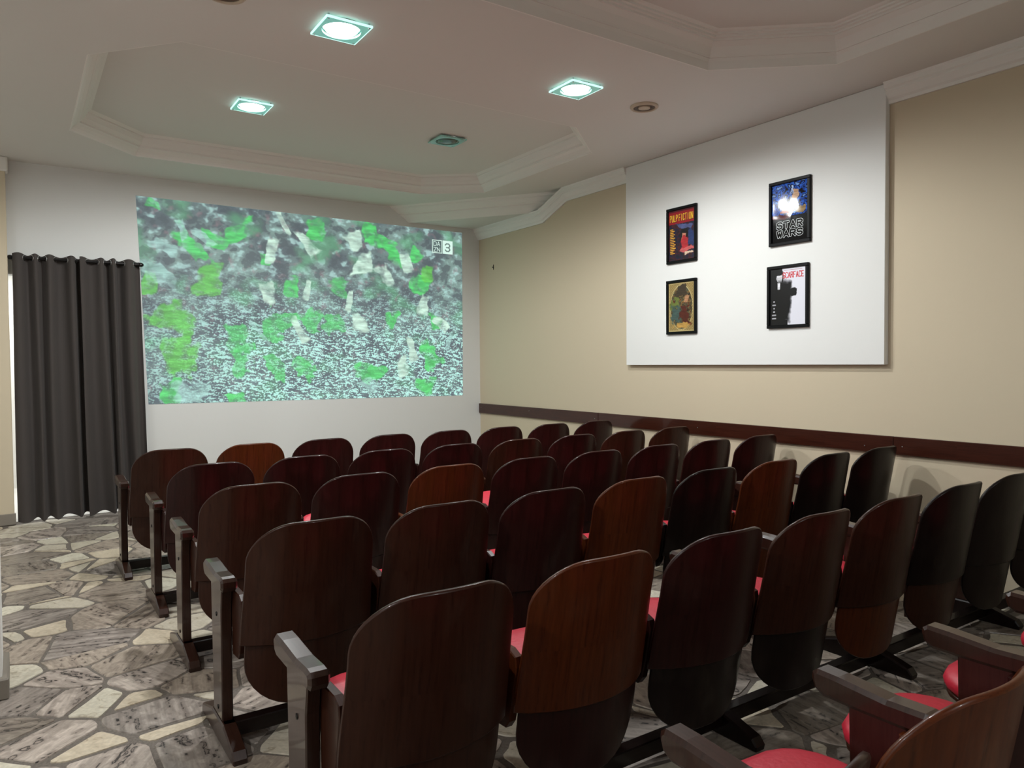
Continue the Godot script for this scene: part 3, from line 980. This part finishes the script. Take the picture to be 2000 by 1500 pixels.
func art_four() -> Texture2D:
	var im := Image.create(240, 352, false, Image.FORMAT_RGB8)
	im.fill(Color(0.86, 0.86, 0.9))
	im.fill_rect(Rect2i(0, 0, 84, 352), Color(0.05, 0.05, 0.055))
	var n := FastNoiseLite.new()
	n.seed = 2
	n.frequency = 0.015
	# a plain dark figure-like shape standing across the seam
	flag(im, 62, 50, 26, 34, 0.0, Color(0.04, 0.04, 0.045), n, 0.1, true)
	flag(im, 62, 62, 16, 22, 0.1, Color(0.82, 0.82, 0.84), n, 0.35, true)
	flag(im, 76, 210, 66, 130, 0.0, Color(0.05, 0.05, 0.055), n, 0.06, true)
	flag(im, 60, 108, 10, 22, 0.1, Color(0.84, 0.84, 0.86), n, 0.1, true)
	flag(im, 150, 150, 30, 22, 0.1, Color(0.06, 0.06, 0.07), n, 0.3, true)
	im.fill_rect(Rect2i(0, 320, 120, 32), Color(0.05, 0.05, 0.055))
	write_text(im, "SCARFACE", 88, 26, 12.5, 34, 4.5, Color(0.75, 0.12, 0.16), 5.2)
	im.fill_rect(Rect2i(96, 12, 120, 2), Color(0.6, 0.25, 0.28))
	for k in 6:
		var w := [12, 24, 10, 14, 28, 28]
		im.fill_rect(Rect2i(28 - w[k] / 2, 200 + k * 21, w[k], 9), Color(0.62, 0.62, 0.64))
	return ImageTexture.create_from_image(im)

# ------------------------------------------------------------------ wall rail
func wall_rail():
	var t := thing("chair_rail", "long dark brown wooden board along the beige wall behind the seats", "wall rail", Vector3(0, 0, 0))
	var ends := [0.004, 2.3, 5.3, 8.1, 10.49]
	var st: SurfaceTool
	for k in 4:
		st = mb()
		add_bevel(st, Vector3(-0.026, 0.763, ends[k] + 0.0008), Vector3(0.0, 0.883, ends[k + 1] - 0.0008), 0.004)
		part("board", done(st), M.rail, t)
	var sc := lathe([Vector2(0.0, 0.002), Vector2(0.004, 0.0015), Vector2(0.005, 0.0)], 10)
	for z in [0.06, 1.1, 2.25, 2.36, 3.6, 5.1, 5.36, 6.2]:
		part("screw", sc, M.chrome, t, Vector3(-0.026, 0.823 + 0.02 * sin(z * 7.0), z), Basis(Vector3.BACK, PI / 2))

# ------------------------------------------------------------------ cinema seats
# a moulded plywood sheet bent about a vertical axis, leaning back; rounded at the top or at the foot
func bent_sheet(y0: float, y1: float, half: float, r_top: float, r_foot: float, bend: float, thick: float, dz: float, neck := 0.0) -> ArrayMesh:
	var lean := tan(deg_to_rad(10.0))
	var ys := []
	if r_foot > 0:
		for k in 9:
			var a := PI / 2 * k / 8.0
			ys.append(Vector2(y0 + r_foot * (1 - sin(a)) if k < 8 else y0, half - r_foot * 1.05 + r_foot * 1.05 * cos(a)))
		ys.reverse()
	else:
		ys.append(Vector2(y0, half))
	var lo: float = ys[ys.size() - 1].y
	if r_top > 0:
		# egg shaped: a little wider towards the seat
		for k in range(1, 10):
			var q := k / 10.0
			ys.append(Vector2(lerpf(y0, y1 - r_top, q), lerpf(half, neck, q * q * (3.0 - 2.0 * q))))
	else:
		for k in range(1, 8):
			ys.append(Vector2(lerpf(y0 + r_foot, y1 - r_top, k / 8.0), half))
	if r_top > 0:
		for k in 11:
			var a := PI / 2 * k / 10.0
			ys.append(Vector2(y1 - r_top + r_top * sin(a), neck - r_top * 1.15 + r_top * 1.15 * cos(a)))
	else:
		ys.append(Vector2(y1, half))
	var cols := 20
	var rows := ys.size()
	var mid := []
	var nor := []
	for j in rows:
		var rm := []
		var rn := []
		for i in cols + 1:
			var x: float = ys[j].y * (2.0 * i / cols - 1)
			var s := x / bend
			var c := sqrt(1 - s * s)
			var crown := 0.012 * (1 - pow(x / half, 2)) * smoothstep(y1 - 0.15, y1, ys[j].x) if r_top > 0 else 0.0
			var y: float = ys[j].x + crown
			rm.append(Vector3(x, y, bend * (c - 1) - (0.83 - y) * lean + dz))
			rn.append(Vector3(s, -lean * c, c).normalized())
		mid.append(rm)
		nor.append(rn)
	var st := SurfaceTool.new()
	st.begin(Mesh.PRIMITIVE_TRIANGLES)
	var uv := func(p: Vector3) -> Vector2: return Vector2(p.x * 1.7 + 0.5, p.y * 1.7)
	for side in [1.0, -1.0]:
		st.set_smooth_group(0 if side > 0 else 1)
		for j in rows - 1:
			for i in cols:
				var q := []
				for c in [[j, i], [j, i + 1], [j + 1, i + 1], [j + 1, i]]: q.append(mid[c[0]][c[1]] + nor[c[0]][c[1]] * thick * 0.5 * side)
				quad(st, q[0], q[1], q[2], q[3], nor[j][i] * side, [uv.call(q[0]), uv.call(q[1]), uv.call(q[2]), uv.call(q[3])])
	# rounded rim
	var rim := []
	for i in cols: rim.append(Vector2i(0, i))
	for j in rows - 1: rim.append(Vector2i(j, cols))
	for i in cols: rim.append(Vector2i(rows - 1, cols - i))
	for j in rows - 1: rim.append(Vector2i(rows - 1 - j, 0))
	st.set_smooth_group(2)
	var cen: Vector3 = mid[rows / 2][cols / 2]
	var n := rim.size()
	var outs := []
	for k in n:
		var a: Vector3 = mid[rim[(k + n - 1) % n].x][rim[(k + n - 1) % n].y]
		var b: Vector3 = mid[rim[(k + 1) % n].x][rim[(k + 1) % n].y]
		var nn: Vector3 = nor[rim[k].x][rim[k].y]
		var o := (b - a).cross(nn).normalized()
		if o.dot(mid[rim[k].x][rim[k].y] - cen) < 0: o = -o
		outs.append(o)
	for k in n:
		var k1 := (k + 1) % n
		var prof := func(kk: int, s: int) -> Vector3:
			var g := rim[kk] as Vector2i
			var off: float = [0.5, 0.3, -0.3, -0.5][s] * thick
			var ex: float = [0.0, 0.32, 0.32, 0.0][s] * thick
			return mid[g.x][g.y] + nor[g.x][g.y] * off + outs[kk] * ex
		for s in 3:
			quad(st, prof.call(k, s), prof.call(k1, s), prof.call(k1, s + 1), prof.call(k, s + 1), outs[k] + nor[rim[k].x][rim[k].y] * (1 - s) * 0.7, [Vector2(k * 0.02, 0), Vector2(k * 0.02, 0.02), Vector2(k * 0.02 + 0.02, 0.02), Vector2(k * 0.02 + 0.02, 0)])
	return done(st)

# outline of the seat in plan: square at the hinge, tongue shaped at the front
func seat_outline(shrink: float) -> Array:
	var r := []
	var hw := 0.205 - shrink
	r.append(Vector2(hw - 0.02, 0.0 - shrink))
	r.append(Vector2(hw, -0.03 - shrink))
	for k in 13:
		var a := PI * k / 12.0
		r.append(Vector2(hw * signf(cos(a)) * pow(absf(cos(a)), 0.62), -0.2 - (0.185 - shrink) * pow(sin(a), 0.8)))
	r.append(Vector2(-hw, -0.03 - shrink))
	r.append(Vector2(-hw + 0.02, 0.0 - shrink))
	return r

# stacked rings of the outline: (shrink, y)
func pad(levels: Array) -> ArrayMesh:
	var st := mb(true)
	var rings := []
	for l in levels:
		var ring := []
		for q in seat_outline(l.x): ring.append(Vector3(q.x, l.y, q.y))
		rings.append(ring)
	var n: int = rings[0].size()
	for j in rings.size() - 1:
		for k in n:
			var k1 := (k + 1) % n
			var m: Vector3 = (rings[j][k] + rings[j][k1]) / 2 - Vector3(0, levels[j].y, -0.2)
			var dv: Vector2 = levels[j + 1] - levels[j]
			quad(st, rings[j][k], rings[j][k1], rings[j + 1][k1], rings[j + 1][k], m.normalized() * dv.y + Vector3(0, dv.x, 0))
	for e in [[rings[0], -1.0], [rings[rings.size() - 1], 1.0]]:
		var ring: Array = e[0]
		var c := Vector3(0, ring[0].y, -0.2)
		for k in n: tri(st, c, ring[k], ring[(k + 1) % n], Vector3(0, e[1], 0))
	return done(st)

func seat_meshes():
	G.back = bent_sheet(0.405, 0.832, 0.24, 0.125, 0.0, 0.385, 0.015, 0.0, 0.23)
	G.lower = bent_sheet(0.165, 0.412, 0.224, 0.0, 0.165, 0.385, 0.012, -0.012)
	G.cushion = pad([Vector2(0.012, 0.0), Vector2(0.0, 0.012), Vector2(-0.004, 0.03), Vector2(0.004, 0.048), Vector2(0.03, 0.06), Vector2(0.08, 0.067), Vector2(0.14, 0.07)])
	G.pan = pad([Vector2(0.01, -0.016), Vector2(0.006, -0.012), Vector2(0.006, -0.002), Vector2(0.01, 0.0)])
	# arm: flat top, rounded nose in front, thicker heel behind (profile in z, y)
	G.arm = prism(PackedVector2Array([Vector2(-0.53, 0.615), Vector2(-0.528, 0.63), Vector2(-0.515, 0.64), Vector2(-0.46, 0.638), Vector2(-0.34, 0.628), Vector2(-0.255, 0.63), Vector2(-0.232, 0.627), Vector2(-0.222, 0.615), Vector2(-0.222, 0.595), Vector2(-0.232, 0.58), Vector2(-0.26, 0.576), Vector2(-0.4, 0.575), Vector2(-0.5, 0.578), Vector2(-0.522, 0.592)]), -0.0295, 0.0295, 0.008)
	G.post = prism(PackedVector2Array([Vector2(-0.425, 0.0855), Vector2(-0.435, 0.58), Vector2(-0.265, 0.58), Vector2(-0.28, 0.5), Vector2(-0.29, 0.0855)]), -0.02, 0.02, 0.004)
	G.bracket = prism(PackedVector2Array([Vector2(-0.3, 0.574), Vector2(-0.19, 0.574), Vector2(-0.155, 0.56), Vector2(-0.15, 0.53), Vector2(-0.172, 0.42), Vector2(-0.19, 0.36), Vector2(-0.21, 0.335), Vector2(-0.285, 0.33)]), -0.0135, 0.0135, 0.003)
	G.bolt = lathe([Vector2(0.0, 0.004), Vector2(0.007, 0.003), Vector2(0.009, 0.0)], 10)

const ROWS := ["front row", "second row", "third row", "fourth row", "fifth row", "last row"]
const PLACES := ["by the aisle in the", "second from the aisle in the", "third from the aisle in the", "fourth from the aisle in the", "fifth from the aisle in the", "sixth from the aisle in the", "seventh from the aisle in the", "against the wall in the"]
const TONES := {"m": ["mahogany", "mahogany"], "b": ["brown", "dark brown"], "t": ["tan", "reddish brown"], "k": ["black", "black"]}

func seat(row: int, k: int, x: float, z: float, tone: String, low: String, tip: float, last: bool):
	var label := "%s wooden seat, %s %s" % [TONES[tone][1], PLACES[k], ROWS[row]]
	if low != tone: label += ", %s lower back" % TONES[low][1]
	var t := thing("cinema_seat", label, "cinema seat", Vector3(x + PITCH / 2, 0, z), 0.0, "wooden cinema seats in the " + ROWS[row])
	part("back_panel", G.back, M[TONES[tone][0]], t)
	part("lower_back_panel", G.lower, M[TONES[low][0]], t)
	var hinge := Vector3(0, 0.405, -0.175)
	var b := Basis(Vector3.RIGHT, deg_to_rad(tip))
	part("seat_board", G.pan, M.brown, t, hinge, b)
	part("seat_cushion", G.cushion, M.red, t, hinge, b)
	for q in [-0.2265, 0.2265]:
		part("side_bracket", G.bracket, M[TONES[tone][0]], t, Vector3(q, 0, 0))
	for s in ([-1, 1] if last else [-1]):
		part("armrest", G.arm, M.arm, t, Vector3(s * PITCH / 2, 0, 0))
		var p := part("arm_post", G.post, M.arm, t, Vector3(s * PITCH / 2, 0, 0))
		if k == 0:
			for q in [Vector2(0.47, -0.35), Vector2(0.12, -0.35)]:
				part("bolt", G.bolt, M.dark_metal, p, Vector3(-0.02, q.x, q.y), Basis(Vector3.BACK, PI / 2))

func seats_build():
	seat_meshes()
	var xs := [-4.28, -4.208, -4.213, -4.24, -4.246, -4.265]
	var zs := [2.72, 3.626, 4.5, 5.428, 6.395, 7.40]
	var tones := ["btmmmmmm", "mmmmbmbb", "bmtmmmmm", "bbmtktkk", "btmbbkkk", "mtmmmm"]
	var lows := ["btmmmmmm", "mmmmbmbb", "bmtmmmmm", "bbmtktkk", "bmkktbkk", "mtmmmm"]
	var foot := prism(PackedVector2Array([Vector2(-0.62, 0.0), Vector2(-0.615, 0.035), Vector2(-0.44, 0.085), Vector2(-0.26, 0.085), Vector2(-0.125, 0.045), Vector2(-0.105, 0.02), Vector2(-0.11, 0.0)]), -0.026, 0.026, 0.005)
	for r in 6:
		var count: int = tones[r].length()
		for k in count:
			var tip := 2.0
			if r == 2 and (k == 1 or k == 3): tip = 20.0
			seat(r, k, xs[r] + k * PITCH, zs[r], tones[r][k], lows[r][k], tip, false)
		var t := thing("seat_row_base", "dark wooden floor rail and feet carrying the %s of seats" % ROWS[r], "seat base", Vector3(xs[r], 0, zs[r]))
		part("rail", bevel_mesh(Vector3(-0.02, 0.03, -0.315), Vector3(minf(count * PITCH, -xs[r] - 0.02), 0.085, -0.262), 0.004), M.black, t)
		for k in [0, 1, 3, 5, 7]:
			if k <= count: part("foot", foot, M.black if k > 0 else M.arm, t, Vector3(k * PITCH, 0, 0))

# ------------------------------------------------------------------ small things
func small_things():
	var hook := thing("wall_hook", "small dark hook on the beige wall near the screen corner", "hook", Vector3(0, 2.554, 0.337))
	part("plate", bevel_mesh(Vector3(-0.004, -0.03, -0.006), Vector3(0, 0.03, 0.006), 0.001), M.dark_metal, hook)
	part("peg", bevel_mesh(Vector3(-0.02, -0.006, -0.004), Vector3(-0.003, 0.003, 0.004), 0.001), M.dark_metal, hook)
